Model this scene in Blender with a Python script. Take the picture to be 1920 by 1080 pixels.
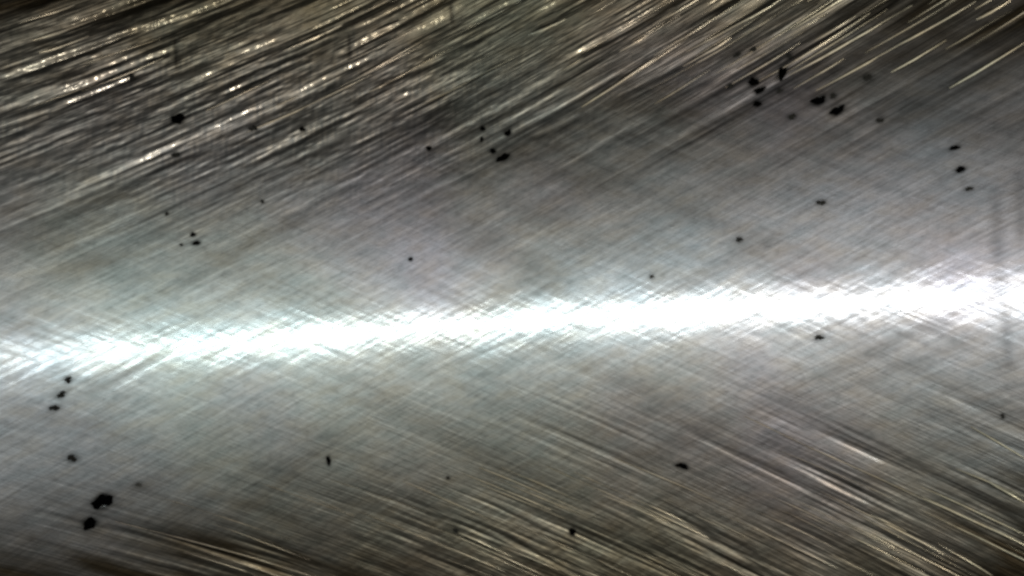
# Borescope close-up of a honed engine cylinder bore: cross-hatched concave metal wall,
# lit by the scope's own small lamp beside the lens.
import bpy, math
import numpy as np
from mathutils import Matrix, Vector

for o in list(bpy.data.objects):
    bpy.data.objects.remove(o)
scene = bpy.context.scene
MM = 0.001
R = 43.0 * MM                       # bore radius

# ------------------------------------------------------------------ camera
cam_d = bpy.data.cameras.new("camera")
cam = bpy.data.objects.new("camera", cam_d)
scene.collection.objects.link(cam)
cam_d.sensor_width = 36.0
cam_d.lens = 36.0 * 1600.0 / 1920.0
cam_d.clip_start = 0.0005
cam_d.clip_end = 10.0
cam.matrix_world = Matrix.Rotation(math.radians(90), 4, 'X') @ Matrix.Rotation(math.radians(-3.7), 4, 'Z')
cam_d.dof.use_dof = False
scene.camera = cam

# ------------------------------------------------------------------ world
world = bpy.data.worlds.new("World")
scene.world = world
world.use_nodes = True
bg = world.node_tree.nodes["Background"]
bg.inputs["Color"].default_value = (0.85, 0.92, 1.0, 1)
bg.inputs["Strength"].default_value = 0.012

# ------------------------------------------------------------------ lamp of the scope, left of and below the lens
def lamp(name, loc, aim, sx, sy, power, col):
    d = bpy.data.lights.new(name, 'AREA')
    d.shape = 'ELLIPSE'
    d.size = sx; d.size_y = sy
    d.energy = power; d.color = col
    o = bpy.data.objects.new(name, d)
    o.location = loc
    o.rotation_euler = (Vector(aim) - Vector(loc)).to_track_quat('-Z', 'Y').to_euler()
    scene.collection.objects.link(o)
lamp("scope_lamp", (-0.04 * R, -0.11 * R, -0.086 * R), (0.30 * R, R, -0.03 * R), 0.28 * R, 0.016 * R, 0.0019, (0.85, 0.94, 1.0))
lamp("scope_side_lamp", (0.34 * R, -0.03 * R, -0.060 * R), (0.10 * R, R, 0.0), 0.06 * R, 0.06 * R, 0.0045, (1.0, 0.93, 0.81))

scene.view_settings.view_transform = 'Standard'
scene.view_settings.look = 'None'
scene.view_settings.exposure = 0.0
scene.view_settings.gamma = 1.0
scene.view_settings.use_curve_mapping = False
scene.cycles.max_bounces = 4
scene.cycles.sample_clamp_indirect = 2.0
scene.cycles.filter_width = 2.9
scene.cycles.use_denoising = True

# ------------------------------------------------------------------ tables: angle round the bore (deg), height (mm)
# pits: angle, height, half length, half width (mm), turn (deg), tone
PITS = [
  (-20.72, 8.99, 0.323, 0.269, 0, 0),
  (-23.20, 10.92, 0.215, 0.188, 0, 1),
  (-20.95, 7.28, 0.215, 0.188, 0, 1),
  (-16.19, 8.53, 0.242, 0.188, 0, 1),
  (-13.12, 8.45, 0.134, 0.134, 0, 0),
  (-21.70, 4.51, 0.107, 0.107, 0, 1),
  (-20.25, 3.49, 0.134, 0.107, 0, 0),
  (-20.09, 3.08, 0.215, 0.107, 10, 0),
  (-20.98, 3.03, 0.107, 0.081, 0, 1),
  (-15.93, 4.96, 0.107, 0.107, 0, 1),
  (-4.96, 7.27, 0.134, 0.134, 0, 0),
  (-1.27, 8.11, 0.134, 0.134, 0, 0),
  (-1.39, 7.58, 0.081, 0.134, 0, 0),
  (0.39, 7.82, 0.188, 0.161, 30, 0),
  (-0.69, 6.95, 0.161, 0.134, 0, 0),
  (-0.04, 6.60, 0.376, 0.188, 20, 0),
  (-6.64, 1.77, 0.107, 0.107, 0, 0),
  (9.33, 0.11, 0.161, 0.161, 0, 2),
  (16.70, 10.73, 0.215, 0.161, 20, 1),
  (18.39, 9.42, 0.376, 0.188, 55, 0),
  (16.60, 9.19, 0.242, 0.215, 0, 0),
  (16.93, 8.75, 0.269, 0.161, 15, 0),
  (16.74, 8.12, 0.188, 0.161, 0, 0),
  (18.16, 8.58, 0.161, 0.134, 0, 1),
  (15.13, 9.13, 0.188, 0.134, 0, 1),
  (18.80, 7.29, 0.242, 0.161, 0, 1),
  (20.45, 7.91, 0.323, 0.242, 20, 0),
  (21.31, 8.02, 0.188, 0.161, 0, 1),
  (21.50, 7.33, 0.349, 0.215, 25, 0),
  (23.36, 8.66, 0.215, 0.188, 0, 1),
  (23.89, 6.61, 0.188, 0.161, 0, 1),
  (27.85, 4.96, 0.215, 0.107, 10, 0),
  (28.08, 3.97, 0.215, 0.134, 5, 0),
  (28.46, 3.08, 0.215, 0.107, 0, 1),
  (20.21, 3.08, 0.242, 0.161, 0, 1),
  (15.08, 1.64, 0.188, 0.161, 0, 1),
  (15.69, 10.58, 0.215, 0.134, 25, 1),
  (18.87, 10.19, 0.161, 0.161, 0, 1),
  (-27.74, -2.81, 0.188, 0.188, 0, 1),
  (-28.15, -3.44, 0.269, 0.161, 20, 1),
  (-28.56, -3.99, 0.269, 0.161, 10, 1),
  (-27.81, -6.30, 0.215, 0.215, 0, 1),
  (-26.34, -8.42, 0.430, 0.349, 20, 0),
  (-27.10, -9.33, 0.323, 0.269, 10, 0),
  (-24.30, -7.91, 0.188, 0.161, 0, 2),
  (-12.82, -7.89, 0.107, 0.242, 0, 0),
  (2.98, -12.46, 0.161, 0.215, 0, 0),
  (10.51, -9.35, 0.296, 0.161, -10, 0),
  (-4.79, -11.98, 0.188, 0.134, 0, 1),
  (-5.10, -9.30, 0.107, 0.107, 0, 1),
  (19.57, -3.29, 0.242, 0.161, 0, 1),
  (29.43, -7.00, 0.107, 0.134, 0, 1),
]
RIDGES = [
  (20.33, 8.38, 29.44, 11.25, 1.30),
  (24.66, 8.75, 27.79, 9.78, 1.50),
  (18.80, 9.30, 26.07, 11.60, 1.20),
  (12.21, 10.34, 15.36, 11.47, 1.30),
  (12.61, 11.09, 18.11, 12.75, 1.20),
  (27.77, 7.64, 31.69, 9.08, 1.20),
  (29.38, 10.44, 31.17, 11.00, 1.20),
  (2.17, 12.68, 4.73, 13.32, 1.50),
  (5.42, 8.85, 11.43, 11.33, 1.20),
  (-14.05, 12.30, -10.18, 13.61, 1.60),
  (14.82, 9.05, 19.56, 10.74, 1.00),
  (-28.48, 12.33, -25.14, 13.49, 1.50),
  (-26.02, 11.38, -21.44, 12.80, 1.30),
  (8.71, 10.09, 12.67, 11.74, 1.20),
  (-8.13, 13.19, -5.96, 13.82, 1.40),
  (14.66, -6.96, 18.63, -8.54, 0.90),
  (18.63, -8.54, 24.91, -10.82, 1.00),
  (24.91, -10.82, 30.21, -12.69, 1.40),
  (21.84, -11.66, 23.90, -12.38, 1.50),
  (25.62, -12.86, 28.35, -14.12, 1.50),
  (27.74, -7.49, 30.49, -8.88, 1.10),
  (28.52, -9.96, 30.35, -10.82, 1.10),
  (19.50, -13.62, 21.92, -14.53, 1.20),
  (-6.54, -11.59, 0.90, -14.58, 1.30),
  (-4.63, -12.12, -1.17, -13.54, 1.40),
  (-25.75, -9.42, -15.48, -12.96, 1.20),
  (14.78, -11.52, 19.53, -13.24, 1.00),
  (11.55, -13.75, 14.18, -14.78, 1.20),
  (6.90, -11.03, 11.96, -12.96, 1.00),
  (-12.77, -8.84, -6.66, -10.91, 0.90),
]
GROOVES = [
  (-10.39, 11.18, -2.03, 13.88, 1.60),
  (-26.91, -9.43, -13.84, -13.51, 1.80),
  (5.38, 8.45, 2.08, 7.44, 1.20),
  (-11.99, 12.56, -17.48, 10.85, 1.40),
  (-7.28, 10.77, -2.19, 12.08, 1.20),
  (-21.85, 11.53, -30.35, 8.96, 2.00),
  (-26.31, -3.60, -18.76, -0.89, 1.30),
  (-13.89, -1.95, -9.55, -3.58, 1.00),
  (-7.17, -4.46, 1.23, -2.35, 0.90),
  (13.84, 5.35, 6.77, 8.10, 0.80),
  (-12.31, -11.51, -5.52, -14.26, 1.50),
  (-3.88, -11.77, 4.10, -14.76, 1.40),
  (19.15, -10.07, 22.18, -11.15, 1.00),
  (22.08, -12.53, 26.66, -14.29, 1.60),
  (15.71, -12.42, 21.92, -14.53, 1.20),
  (13.19, -6.40, 18.30, -4.71, 0.70),
  (11.18, -1.86, 15.36, -0.61, 0.80),
  (-14.53, -5.56, -8.92, -4.36, 0.70),
]
SCORES = [
  (29.73, 3.53, 29.55, -3.25, 1.20),
  (29.81, -1.85, 29.80, -5.59, 1.00),
  (31.00, 4.11, 30.86, -0.04, 1.00),
  (-9.73, 13.26, -9.81, 11.83, 0.90),
  (-20.58, 13.08, -20.60, 11.19, 0.90),
  (-2.86, 14.66, -2.86, 13.45, 0.90),
]

A_UP = math.radians(25.0)           # lay of the two honing families
A_DN = math.radians(-27.0)

# ------------------------------------------------------------------ relief of the wall
rng = np.random.default_rng(11)

def vnoise(p, q, seed, lin=False):
    """smooth value noise on unit cells, -1..1"""
    r = np.random.default_rng(seed)
    N = 512
    g = r.uniform(-1, 1, (N, N)).astype(np.float32)
    i = np.floor(p).astype(np.int32); j = np.floor(q).astype(np.int32)
    fp = (p - i).astype(np.float32); fq = (q - j).astype(np.float32)
    if not lin: fp = fp * fp * (3 - 2 * fp)
    fq = fq * fq * (3 - 2 * fq)
    i0 = i % N; i1 = (i + 1) % N; j0 = j % N; j1 = (j + 1) % N
    return (g[i0, j0] * (1 - fp) + g[i1, j0] * fp) * (1 - fq) + (g[i0, j1] * (1 - fp) + g[i1, j1] * fp) * fq

def blob(u, v, cu, cv, ru, rv):
    """soft worn patch centred at angle cu (deg), height cv (mm)"""
    return np.exp(-((u - math.radians(cu) * R / MM) / ru) ** 2 - ((v - cv) / rv) ** 2)

def lay(u, v, ang, seed, dens, coarse=1.0):
    """honing marks along one direction; u, v in mm on the unrolled wall, result in mm.
    A nearly flat plateau with separate deeper cuts; dens = how thickly the cuts lie."""
    c, s = math.cos(ang), math.sin(ang)
    p = -u * s + v * c
    q = u * c + v * s
    p = p + 0.10 * vnoise(q / 9.0, p / 4.0, seed + 20)
    dens = dens * (0.25 + 1.5 * np.clip(0.5 + 0.9 * vnoise(p / 1.1, q / 6.0, seed + 30) + 0.4 * vnoise(p / 0.5, q / 3.0, seed + 31), 0, 1.2))
    h = np.zeros_like(u)
    for k, (cp, cq, a) in enumerate(((0.12, 1.2, 0.0006), (0.25, 2.0, 0.0005), (0.8, 12.0, 0.0005))):
        h += a * vnoise(p / cp + 0.37 * k, q / cq + 31.7 * k, seed + k)
    for k, (cp, cq, lo, a) in enumerate(((0.12, 3.0, 0.1, 0.024), (0.19, 5.0, 0.2, 0.034), (0.36, 8.0, 0.10, 0.050), (0.85, 11.0, -0.3, 0.075))):
        n = vnoise(p / cp + 7.1 * k, q / cq + 3.3 * k, seed + 8 + k, True)
        h -= a * (coarse if k > 1 else 1.0) * dens * np.clip(n - lo, 0, 1)
    return h

def density(u, v):
    up = 1.9 * blob(u, v, -7, 16.5, 28, 5.6) + 1.0 * blob(u, v, 11, 15, 12, 4.5) + 0.4 * blob(u, v, -28, 11, 12, 5)
    dn = 1.2 * blob(u, v, 6, -17.0, 22, 6.5) + 0.5 * blob(u, v, 28, -13, 8, 5) + 0.5 * blob(u, v, -22, -16, 12, 4)
    return up, dn

def relief(u, v):
    up, dn = density(u, v)
    up = up + 0.005; dn = dn + 0.005
    h = lay(u, v, A_UP, 100, up) + lay(u, v, A_DN, 200, dn, 0.35)
    us = u * math.cos(A_UP) + v * math.sin(A_UP); vs = v * math.cos(A_UP) - u * math.sin(A_UP)
    # torn, blocky metal between the cuts
    m = 0.02 + 1.2 * blob(u, v, -22, 11.5, 16, 5.0) + 0.5 * blob(u, v, -5, 13.5, 12, 5) + 0.3 * blob(u, v, 0, -14, 16, 4)
    h += m * (0.008 * vnoise(us / 0.45, vs / 0.12, 301) + 0.013 * vnoise(us / 1.5, vs / 0.20, 303) + 0.006 * vnoise(u / 0.13, vs / 0.5, 304)) + 0.0010 * vnoise(u / 0.9, v / 0.8, 302)
    return h

def seg_dist(u, v, t):
    a0, z0, a1, z1, w = t
    x0, x1 = math.radians(a0) * R / MM, math.radians(a1) * R / MM
    dx, dz = x1 - x0, z1 - z0
    L2 = dx * dx + dz * dz
    k = np.clip(((u - x0) * dx + (v - z0) * dz) / L2, 0, 1)
    d = np.hypot(u - x0 - k * dx, v - z0 - k * dz)
    return d, k

def pit_r(u, v, t):
    a, z, la, lb, turn, tone = t
    x = u - math.radians(a) * R / MM; y = v - z
    c, s = math.cos(math.radians(turn)), math.sin(math.radians(turn))
    return np.hypot((x * c + y * s) / la, (-x * s + y * c) / lb)

def axis_steps(lim_d, step, lim, step_c):
    n = int(round(2 * lim_d / step))
    mid = np.linspace(-lim_d, lim_d, n + 1)
    nc = int(round((lim - lim_d) / step_c))
    out = np.linspace(lim_d, lim, nc + 1)[1:]
    return np.concatenate((-out[::-1], mid, out))

TH = axis_steps(0.68, 0.00125, 1.70, 0.03)
ZZ = axis_steps(0.46, 0.00125, 1.30, 0.03) * (R / MM)     # mm
T2, Z2 = np.meshgrid(TH, ZZ)
U2 = T2 * (R / MM)
fade = np.clip((0.68 - np.abs(T2)) / 0.05, 0, 1) * np.clip((0.46 * R / MM - np.abs(Z2)) / (0.04 * R / MM), 0, 1)
H2 = np.empty_like(U2)
H2 = relief(U2, Z2)
# carve only inside boxes round each mark
def carve_box(t, fn, ext):
    if len(t) == 6:
        ua = ub = math.radians(t[0]) * R / MM; za = zb = t[1]
    else:
        ua, ub = sorted((math.radians(t[0]) * R / MM, math.radians(t[2]) * R / MM)); za, zb = sorted((t[1], t[3]))
    i0, i1 = np.searchsorted(ZZ, (za - ext, zb + ext)); j0, j1 = np.searchsorted(TH * R / MM, (ua - ext, ub + ext))
    H2[i0:i1, j0:j1] += fn(U2[i0:i1, j0:j1], Z2[i0:i1, j0:j1], t)
def f_groove(u, v, t):
    d, k = seg_dist(u, v, t)
    return -(0.0016 if abs(t[1] + t[3]) < 14 else (0.006 if t[1] < 0 else 0.014)) * t[4] * np.exp(-(d / (0.13 * t[4])) ** 2) * np.clip(np.sin(np.pi * (0.04 + 0.92 * k)) * 2, 0, 1)
def f_score(u, v, t):
    d, k = seg_dist(u, v, t)
    return -(0.003 if t[1] - t[3] > 2.5 else 0.020) * t[4] * np.exp(-(d / ((0.24 if t[1] - t[3] > 2.5 else 0.13) * t[4])) ** 2) * np.clip(np.sin(np.pi * k) * 1.6, 0, 1)
def f_pit(u, v, t):
    return -(0.25 * min(t[2], t[3]) if min(t[2], t[3]) > 0.15 and t[5] == 0 else 0.0) * np.clip(0.75 - pit_r(u, v, t), 0, 1)
for t in GROOVES: carve_box(t, f_groove, 0.6)
for t in SCORES: carve_box(t, f_score, 0.5)
for t in PITS: carve_box(t, f_pit, 0.7)
H2 *= fade

def wall_xyz(th, z_mm, h_mm):
    r = R - h_mm * MM
    return np.stack((r * np.sin(th), r * np.cos(th), z_mm * MM), -1)

def grid_mesh(name, co, uv=None, flip=False, smooth=True):
    ny, nx = co.shape[:2]
    me = bpy.data.meshes.new(name)
    nf = (ny - 1) * (nx - 1)
    me.vertices.add(ny * nx); me.loops.add(nf * 4); me.polygons.add(nf)
    me.vertices.foreach_set("co", co.reshape(-1).astype(np.float32))
    idx = np.arange(ny * nx, dtype=np.int32).reshape(ny, nx)
    a, b, c, d = idx[:-1, :-1], idx[:-1, 1:], idx[1:, 1:], idx[1:, :-1]
    q = np.stack((a, b, c, d) if not flip else (a, d, c, b), -1).reshape(-1)
    me.loops.foreach_set("vertex_index", q)
    me.polygons.foreach_set("loop_start", np.arange(nf, dtype=np.int32) * 4)
    me.polygons.foreach_set("use_smooth", np.full(nf, smooth))
    if uv is not None:
        l = me.uv_layers.new(name="unrolled")
        l.data.foreach_set("uv", uv.reshape(-1, 2)[q].reshape(-1).astype(np.float32))
    me.update(calc_edges=True)
    return me

# ------------------------------------------------------------------ materials
def nodes_of(name):
    m = bpy.data.materials.new(name); m.use_nodes = True
    return m, m.node_tree.nodes, m.node_tree.links

def honed_metal(name, rough=0.36, tinted=True):
    m, N, L = nodes_of(name)
    b = N["Principled BSDF"]
    uv = N.new("ShaderNodeUVMap"); uv.uv_map = "unrolled"        # millimetres
    def tex(ang, sp, sq, detail=2.0, seed=0.0):
        r1 = N.new("ShaderNodeMapping"); r1.inputs["Rotation"].default_value = (0, 0, -ang)
        r1.inputs["Location"].default_value = (seed, seed * 0.7, 0)
        L.new(uv.outputs[0], r1.inputs["Vector"])
        r2 = N.new("ShaderNodeMapping"); r2.inputs["Scale"].default_value = (1 / sq, 1 / sp, 1)
        L.new(r1.outputs[0], r2.inputs["Vector"])
        t = N.new("ShaderNodeTexNoise"); t.noise_dimensions = '2D'
        t.inputs["Scale"].default_value = 1.0; t.inputs["Detail"].default_value = detail
        L.new(r2.outputs[0], t.inputs["Vector"])
        return t.outputs["Fac"]
    def math_(op, a, bb):
        n = N.new("ShaderNodeMath"); n.operation = op
        for i, x in enumerate((a, bb)):
            if isinstance(x, (int, float)): n.inputs[i].default_value = x
            else: L.new(x, n.inputs[i])
        return n.outputs[0]
    def ramp(fac, stops):
        n = N.new("ShaderNodeValToRGB"); e = n.color_ramp.elements
        e[0].position, e[0].color = stops[0][0], (*stops[0][1], 1)
        e[1].position, e[1].color = stops[-1][0], (*stops[-1][1], 1)
        for p, c in stops[1:-1]:
            x = e.new(p); x.color = (*c, 1)
        L.new(fac, n.inputs[0]); return n.outputs[0]
    def mix(fac, a, bb, mode='MIX'):
        n = N.new("ShaderNodeMix"); n.data_type = 'RGBA'; n.blend_type = mode
        if isinstance(fac, float): n.inputs[0].default_value = fac
        else: L.new(fac, n.inputs[0])
        L.new(a, n.inputs[6]); L.new(bb, n.inputs[7]); return n.outputs[2]
    # colour: broad tints, streaks along the honing marks
    base = ramp(tex(0.0, 16.0, 14.0, 2.0, 3.1), [(0.30, (0.42, 0.48, 0.49)), (0.5, (0.48, 0.48, 0.46)), (0.70, (0.47, 0.45, 0.485))])
    s1 = ramp(tex(A_UP, 0.28, 9.0, 3.0, 5.0), [(0.28, (0.66, 0.60, 0.53)), (0.46, (0.92, 0.90, 0.87)), (0.70, (1.0, 1.0, 0.97))])
    s2 = ramp(tex(A_DN, 0.28, 9.0, 3.0, 9.0), [(0.28, (0.66, 0.61, 0.54)), (0.46, (0.92, 0.91, 0.89)), (0.70, (1.0, 1.0, 1.0))])
    col = mix(0.12, mix(0.12, base, s1, 'MULTIPLY'), s2, 'MULTIPLY')
    gr = ramp(tex(0.3, 0.26, 0.40, 4.0, 61.0), [(0.25, (0.60, 0.60, 0.60)), (0.5, (0.95, 0.95, 0.95)), (0.72, (1.0, 1.0, 1.0))])
    col = mix(0.5, col, gr, 'MULTIPLY')
    bl = ramp(tex(0.15, 0.7, 1.6, 3.0, 67.0), [(0.30, (0.80, 0.86, 0.88)), (0.5, (1.0, 1.0, 1.0)), (0.70, (1.0, 0.94, 0.86))])
    col = mix(0.6, col, bl, 'MULTIPLY')
    for ag, sd in ((A_UP, 71.0), (A_DN, 77.0)):
        wide = ramp(tex(ag, 2.2, 14.0, 4.0, sd), [(0.32, (0.70, 0.69, 0.67)), (0.5, (0.93, 0.93, 0.92)), (0.66, (1.0, 1.0, 1.0))])
        col = mix(0.75, col, wide, 'MULTIPLY')
    ft = N.new("ShaderNodeAttribute"); ft.attribute_name = "wall_tint"
    if not tinted: pol_gain = 0.35
    else: pol_gain = 1.0
    if tinted: col = mix(1.0, col, ft.outputs["Color"], 'MULTIPLY')
    else:
        gold = N.new("ShaderNodeRGB"); gold.outputs[0].default_value = (0.95, 0.87, 0.70, 1)
        col = mix(1.0, col, gold.outputs[0], 'MULTIPLY')
    # lamp falloff towards edges and corners, painted dark in streaks along the honing marks
    at = N.new("ShaderNodeAttribute"); at.attribute_name = "edge_shade"
    at2 = N.new("ShaderNodeAttribute"); at2.attribute_name = "edge_shade_low"
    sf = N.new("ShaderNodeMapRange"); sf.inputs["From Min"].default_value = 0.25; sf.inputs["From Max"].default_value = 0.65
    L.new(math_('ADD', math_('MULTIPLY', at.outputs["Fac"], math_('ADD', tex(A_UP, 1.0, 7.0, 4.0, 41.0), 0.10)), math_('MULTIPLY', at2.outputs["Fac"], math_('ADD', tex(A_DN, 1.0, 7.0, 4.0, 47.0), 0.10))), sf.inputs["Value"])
    shade_col = N.new("ShaderNodeRGB"); shade_col.outputs[0].default_value = (0.085, 0.066, 0.040, 1)
    col = mix(sf.outputs[0], col, shade_col.outputs[0])
    pd = N.new("ShaderNodeAttribute"); pd.attribute_name = "pit_dirt"
    dirt = N.new("ShaderNodeRGB"); dirt.outputs[0].default_value = (0.03, 0.03, 0.027, 1)
    col = mix(pd.outputs["Fac"], col, dirt.outputs[0])
    L.new(col, b.inputs["Base Color"])
    b.inputs["Metallic"].default_value = 1.0
    rr = math_('ADD', rough - 0.10, math_('MULTIPLY', math_('ADD', tex(A_UP, 0.5, 8.0, 2.0, 13.0), tex(A_DN, 0.5, 8.0, 2.0, 17.0)), 0.10))
    for nm in ("cut_up", "cut_down"):                            # heavily cut metal scatters more widely
        ca = N.new("ShaderNodeAttribute"); ca.attribute_name = nm
        rr = math_('ADD', rr, math_('MULTIPLY', ca.outputs["Fac"], 0.07))
    L.new(rr, b.inputs["Roughness"])
    # fine relief: hair lines of both honing families and a light grain
    def cut(nm):
        a = N.new("ShaderNodeAttribute"); a.attribute_name = nm
        return math_('ADD', math_('MULTIPLY', a.outputs["Fac"], 3.8), 0.28)
    h = math_('ADD', math_('MULTIPLY', tex(A_UP, 0.07, 2.0, 1.5, 21.0), cut("cut_up")), math_('MULTIPLY', tex(A_DN, 0.07, 2.0, 1.5, 27.0), cut("cut_down")))
    h = math_('ADD', h, math_('MULTIPLY', tex(0.0, 0.09, 0.11, 1.0, 33.0), 0.35))
    bp = N.new("ShaderNodeBump"); bp.inputs["Strength"].default_value = 1.0
    bp.inputs["Distance"].default_value = 0.004 * MM
    L.new(h, bp.inputs["Height"])
    L.new(bp.outputs[0], b.inputs["Normal"])
    # polished plateau tops between the marks mirror the lamp more sharply
    b2 = N.new("ShaderNodeBsdfPrincipled"); b2.inputs["Metallic"].default_value = 1.0
    b2.inputs["Roughness"].default_value = 0.125
    L.new(col, b2.inputs["Base Color"])
    bp2 = N.new("ShaderNodeBump"); bp2.inputs["Strength"].default_value = 1.0
    bp2.inputs["Distance"].default_value = 0.0010 * MM
    L.new(h, bp2.inputs["Height"]); L.new(bp2.outputs[0], b2.inputs["Normal"])
    mx = N.new("ShaderNodeMixShader")
    pol = math_('MULTIPLY', tex(A_UP, 0.12, 2.0, 2.0, 51.0), 0.52 * pol_gain)
    for nm in ("cut_up", "cut_down"):                            # cut metal has lost its polish
        ca = N.new("ShaderNodeAttribute"); ca.attribute_name = nm
        pol = math_('MULTIPLY', pol, math_('SUBTRACT', 1.0, math_('MULTIPLY', ca.outputs["Fac"], 0.36)))
    L.new(pol, mx.inputs[0])
    L.new(b.outputs[0], mx.inputs[1]); L.new(b2.outputs[0], mx.inputs[2])
    L.new(mx.outputs[0], N["Material Output"].inputs["Surface"])
    return m

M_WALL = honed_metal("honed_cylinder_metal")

M_BURR = honed_metal("burr_metal", 0.44, False)
def dark_mat(name, c, rough=0.85):
    m, N, L = nodes_of(name)
    b = N["Principled BSDF"]
    t = N.new("ShaderNodeTexNoise"); t.inputs["Scale"].default_value = 9000.0
    g = N.new("ShaderNodeTexCoord"); L.new(g.outputs["Object"], t.inputs["Vector"])
    r = N.new("ShaderNodeValToRGB")
    r.color_ramp.elements[0].color = (c[0] * .5, c[1] * .5, c[2] * .5, 1)
    r.color_ramp.elements[1].color = (c[0] * 1.5, c[1] * 1.5, c[2] * 1.5, 1)
    L.new(t.outputs["Fac"], r.inputs[0]); L.new(r.outputs[0], b.inputs["Base Color"])
    b.inputs["Roughness"].default_value = rough
    b.inputs["Specular IOR Level"].default_value = 0.0
    return m
M_PIT = [dark_mat("black_pit_carbon", (0.002, 0.002, 0.002)), dark_mat("dark_pit_carbon", (0.045, 0.045, 0.04)), dark_mat("grey_pit_carbon", (0.12, 0.12, 0.11))]

M_IRON, N_, L_ = nodes_of("cast_iron")
b = N_["Principled BSDF"]
t = N_.new("ShaderNodeTexNoise"); t.inputs["Scale"].default_value = 600.0
r = N_.new("ShaderNodeValToRGB")
r.color_ramp.elements[0].color = (0.05, 0.05, 0.05, 1); r.color_ramp.elements[1].color = (0.12, 0.115, 0.11, 1)
L_.new(t.outputs["Fac"], r.inputs[0]); L_.new(r.outputs[0], b.inputs["Base Color"])
b.inputs["Metallic"].default_value = 0.6; b.inputs["Roughness"].default_value = 0.7

# ------------------------------------------------------------------ objects
def link(name, me, mat, parent):
    o = bpy.data.objects.new(name, me)
    if mat is not None and not me.materials: me.materials.append(mat)
    scene.collection.objects.link(o)
    o.parent = parent
    return o

root = bpy.data.objects.new("engine_cylinder", None)
root.empty_display_size = 0.01
root.location = (0, 0, -1.30 * R)
scene.collection.objects.link(root)
root["label"] = "grey cross-hatched metal wall of an engine cylinder with a white glare band across"
root["category"] = "engine cylinder"
OFF = Vector((0, 0, 1.30 * R))      # parts are modelled round the lens height

co = wall_xyz(T2, Z2, H2); co[..., 2] += 1.30 * R
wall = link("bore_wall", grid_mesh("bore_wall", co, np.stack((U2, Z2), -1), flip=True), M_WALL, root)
sU = 1.1 * blob(U2, Z2, -33, 17.5, 15, 4.5) + 0.8 * blob(U2, Z2, 33, 14, 11, 8) + 0.12 * blob(U2, Z2, -8, 13.5, 28, 5.5) + 0.10  # painted shade: upper corners and top edge darkened as lamp light falls off
sD = 0.9 * blob(U2, Z2, 36, -14, 8, 6) + 1.1 * blob(U2, Z2, -30, -15, 15, 5.5) + 0.45 * blob(U2, Z2, 5, -16, 22, 4.5) + 0.10  # same painted falloff for the lower corners and bottom edge
# colour tint by place: olive-brown towards top and bottom, greenish at the left, violet at the right
wgt = {"olive": np.clip(blob(U2, Z2, -2, 17, 40, 8) + 0.9 * blob(U2, Z2, 6, -17, 24, 10) + 0.7 * blob(U2, Z2, -30, -18, 14, 5), 0, 1),
       "green": blob(U2, Z2, -28, -4, 16, 9), "violet": blob(U2, Z2, 30, 2, 17, 12)}
tint = np.ones(U2.shape + (4,), np.float32)
for nm, c in (("olive", (1.0, 0.90, 0.66)), ("green", (0.88, 0.98, 0.97)), ("violet", (0.97, 0.92, 1.0))):
    for i in range(3): tint[..., i] *= 1 - wgt[nm] * (1 - c[i])
ta = wall.data.attributes.new("wall_tint", 'FLOAT_COLOR', 'POINT')
ta.data.foreach_set("color", tint.reshape(-1))
# dirt smeared round each pit
stain = np.zeros_like(U2)
for t in PITS:
    ux = math.radians(t[0]) * R / MM
    i0, i1 = np.searchsorted(ZZ, (t[1] - 1.2, t[1] + 1.2)); j0, j1 = np.searchsorted(TH * R / MM, (ux - 1.2, ux + 1.2))
    stain[i0:i1, j0:j1] = np.maximum(stain[i0:i1, j0:j1], (0.95, 0.6, 0.4)[t[5]] * np.minimum(1, 1.9 * np.exp(-(pit_r(U2[i0:i1, j0:j1], Z2[i0:i1, j0:j1], t) / 0.95) ** 2)))
for t in SCORES:
    amt, wd = (0.30, 0.28) if t[1] - t[3] > 2.5 else (0.75, 0.10)
    d, k = seg_dist(U2, Z2, t)
    stain = np.maximum(stain, amt * np.exp(-(d / wd) ** 2) * np.clip(np.sin(np.pi * k) * 1.5, 0, 1))
for nm, arr in (("pit_dirt", stain), ("edge_shade", sU), ("edge_shade_low", sD), ("cut_up", density(U2, Z2)[0]), ("cut_down", density(U2, Z2)[1])):
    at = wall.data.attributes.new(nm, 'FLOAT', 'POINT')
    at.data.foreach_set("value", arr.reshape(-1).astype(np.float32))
wall["label"] = "honed concave metal surface with crossing scratch marks"

# outer shell closes the wall behind the bore
tc = np.linspace(-1.70, 1.70, 90)
R1, R2 = R, R * 1.12
prof = [(R1, 1.30), (R1, 1.302), (R2, 1.302), (R2, -1.302), (R1, -1.302), (R1, -1.30)]
sh = np.zeros((len(prof), len(tc), 3))
for i, (rr, zz) in enumerate(prof):
    sh[i, :, 0] = rr * np.sin(tc); sh[i, :, 1] = rr * np.cos(tc); sh[i, :, 2] = zz * R + 1.30 * R
link("outer_shell", grid_mesh("outer_shell", sh, flip=True, smooth=False), M_IRON, root)

def h_at(u, v):
    """wall relief at points (mm)"""
    h = relief(u, v)
    return h

def on_wall(u, v, h):
    p = wall_xyz(u / (R / MM), v, h); p[..., 2] += 1.30 * R
    return p

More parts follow.
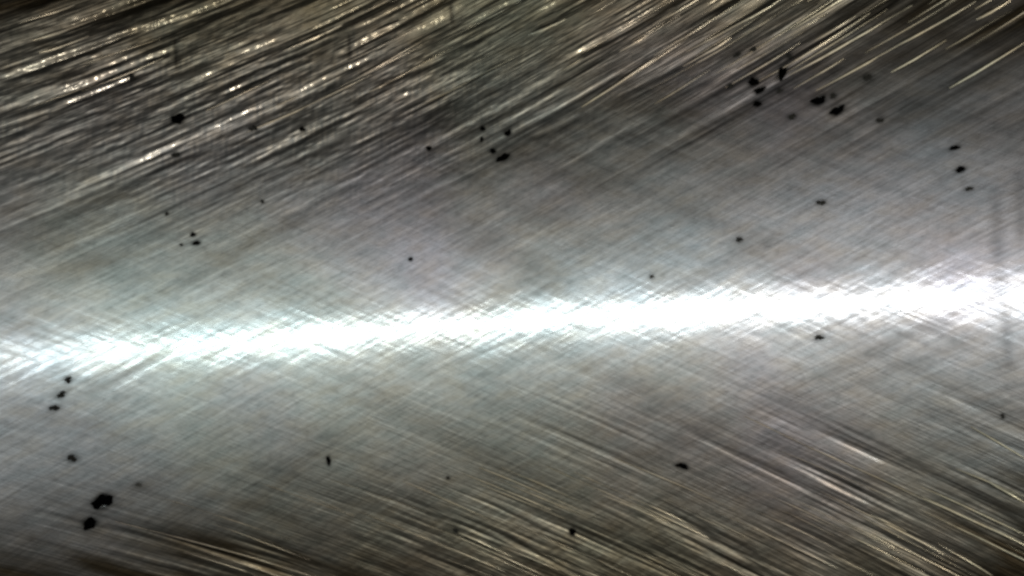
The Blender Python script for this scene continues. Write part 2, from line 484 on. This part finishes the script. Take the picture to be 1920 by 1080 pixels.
# pits: irregular dark hollows
for k, t in enumerate(PITS):
    r_ = np.random.default_rng(900 + k)
    a, z, la, lb, turn, tone = t
    nr, na = 4, 16
    ang = np.linspace(0, 2 * np.pi, na + 1)
    wob = 1 + 0.30 * np.sin(2 * ang + r_.uniform(0, 6)) * r_.uniform(.4, 1) + 0.16 * np.sin(3 * ang + r_.uniform(0, 6)) + 0.16 * np.sin(5 * ang + r_.uniform(0, 6)) + np.append(j_ := r_.uniform(-0.12, 0.12, na), j_[0])
    rad = (0.88, 0.72, 0.6)[tone] * np.array([0.02, 0.4, 0.75, 1.0])[:, None] * wob[None, :]
    x = rad * np.cos(ang) * la; y = rad * np.sin(ang) * lb
    c, s = math.cos(math.radians(turn)), math.sin(math.radians(turn))
    u = math.radians(a) * R / MM + x * c - y * s; v = z + x * s + y * c
    dep = 0.55 * min(la, lb)
    floor = -0.12 * (dep if dep > 0.08 and tone == 0 else 0.03) * np.clip(1.0 - np.array([0.02, 0.4, 0.75, 1.0]), 0, 1)[:, None]
    jit = r_.uniform(-0.03, 0.03, (nr, na + 1)) * dep; jit[:, -1] = jit[:, 0]; jit[-1] = 0
    edge = np.array([0.040, 0.038, 0.032, 0.010])[:, None]
    h = h_at(u, v) + floor + jit + edge
    link("pit", grid_mesh("pit", on_wall(u, v, h)), M_PIT[tone], wall)

# burr ridges standing along the cuts: slim lens-shaped bars that follow the helix
def ridge(t, seed, hgt=0.036):
    r_ = np.random.default_rng(seed)
    a0, z0, a1, z1, w = t
    x0, x1 = math.radians(a0) * R / MM, math.radians(a1) * R / MM
    L = math.hypot(x1 - x0, z1 - z0)
    n = max(6, int(L / 0.45))
    k = np.linspace(0, 1, n)
    nx, nz = -(z1 - z0) / L, (x1 - x0) / L
    width = 0.14 * w * (np.sin(np.pi * np.clip(k, 0.03, 0.97)) ** 0.5) * np.repeat(r_.uniform(0.3, 1.25, n // 3 + 1), 3)[:n]
    wav = np.convolve(r_.normal(0, 0.02, n + 6), np.ones(7) / 7, 'valid')
    prof = [(-1, -0.15), (-0.5, 0.72), (0.0, 1.0), (0.5, 0.72), (1, -0.15)]
    u = np.zeros((len(prof), n)); v = np.zeros((len(prof), n)); h = np.zeros((len(prof), n))
    cu, cv = x0 + (x1 - x0) * k + nx * wav, z0 + (z1 - z0) * k + nz * wav
    hb = h_at(cu, cv)
    for i, (s, e) in enumerate(prof):
        u[i] = cu + nx * s * width; v[i] = cv + nz * s * width
        h[i] = hb + e * hgt * w * np.clip(width / (0.14 * w), 0.2, 1.2) + (0.004 if e > 0 else 0)
    link("honing_burr", grid_mesh("honing_burr", on_wall(u, v, h), np.stack((u, v), -1)), M_BURR, wall)

for k, t in enumerate(RIDGES):
    ridge(t[:4] + (t[4] * (0.62 if t[1] > 0 else (0.5 if t[0] > -8 else 0.25)),), 2000 + k)
r_ = np.random.default_rng(77)
for k in range(90):
    up = r_.random() < 0.5
    th = r_.uniform(-33, 35)
    z = 17.5 - 8.5 * r_.random() ** 1.3 * (1 if up else -1) if r_.random() < 2 else 0
    L = r_.uniform(1.2, 6.5)
    ang = (A_UP if up else A_DN) + r_.normal(0, 0.02)
    du = math.degrees(L * math.cos(ang) * MM / R) / 2; dz = L * math.sin(ang) / 2
    ridge((th - du, z - dz, th + du, z + dz, r_.uniform(0.3, 0.85) * (0.8 if up else (0.55 if th > -8 else 0.35))), 3000 + k)

for k in range(70):                                   # close-set fine burrs, upper right
    th = r_.uniform(6, 35); z = r_.uniform(10.5, 17.5); L = r_.uniform(1.5, 6.0)
    ang = A_UP + r_.normal(0, 0.02)
    du = math.degrees(L * math.cos(ang) * MM / R) / 2; dz = L * math.sin(ang) / 2
    ridge((th - du, z - dz, th + du, z + dz, r_.uniform(0.25, 0.6)), 5000 + k)

for k in range(70):                                   # close-set fine burrs along the bottom
    th = r_.uniform(-24, 34); z = -r_.uniform(9.5, 17.0); L = r_.uniform(2.0, 7.0)
    ang = A_DN + r_.normal(0, 0.02)
    du = math.degrees(L * math.cos(ang) * MM / R) / 2; dz = L * math.sin(ang) / 2
    ridge((th - du, z - dz, th + du, z + dz, r_.uniform(0.22, 0.5) * (1.0 if th > -8 else 0.6)), 6000 + k)
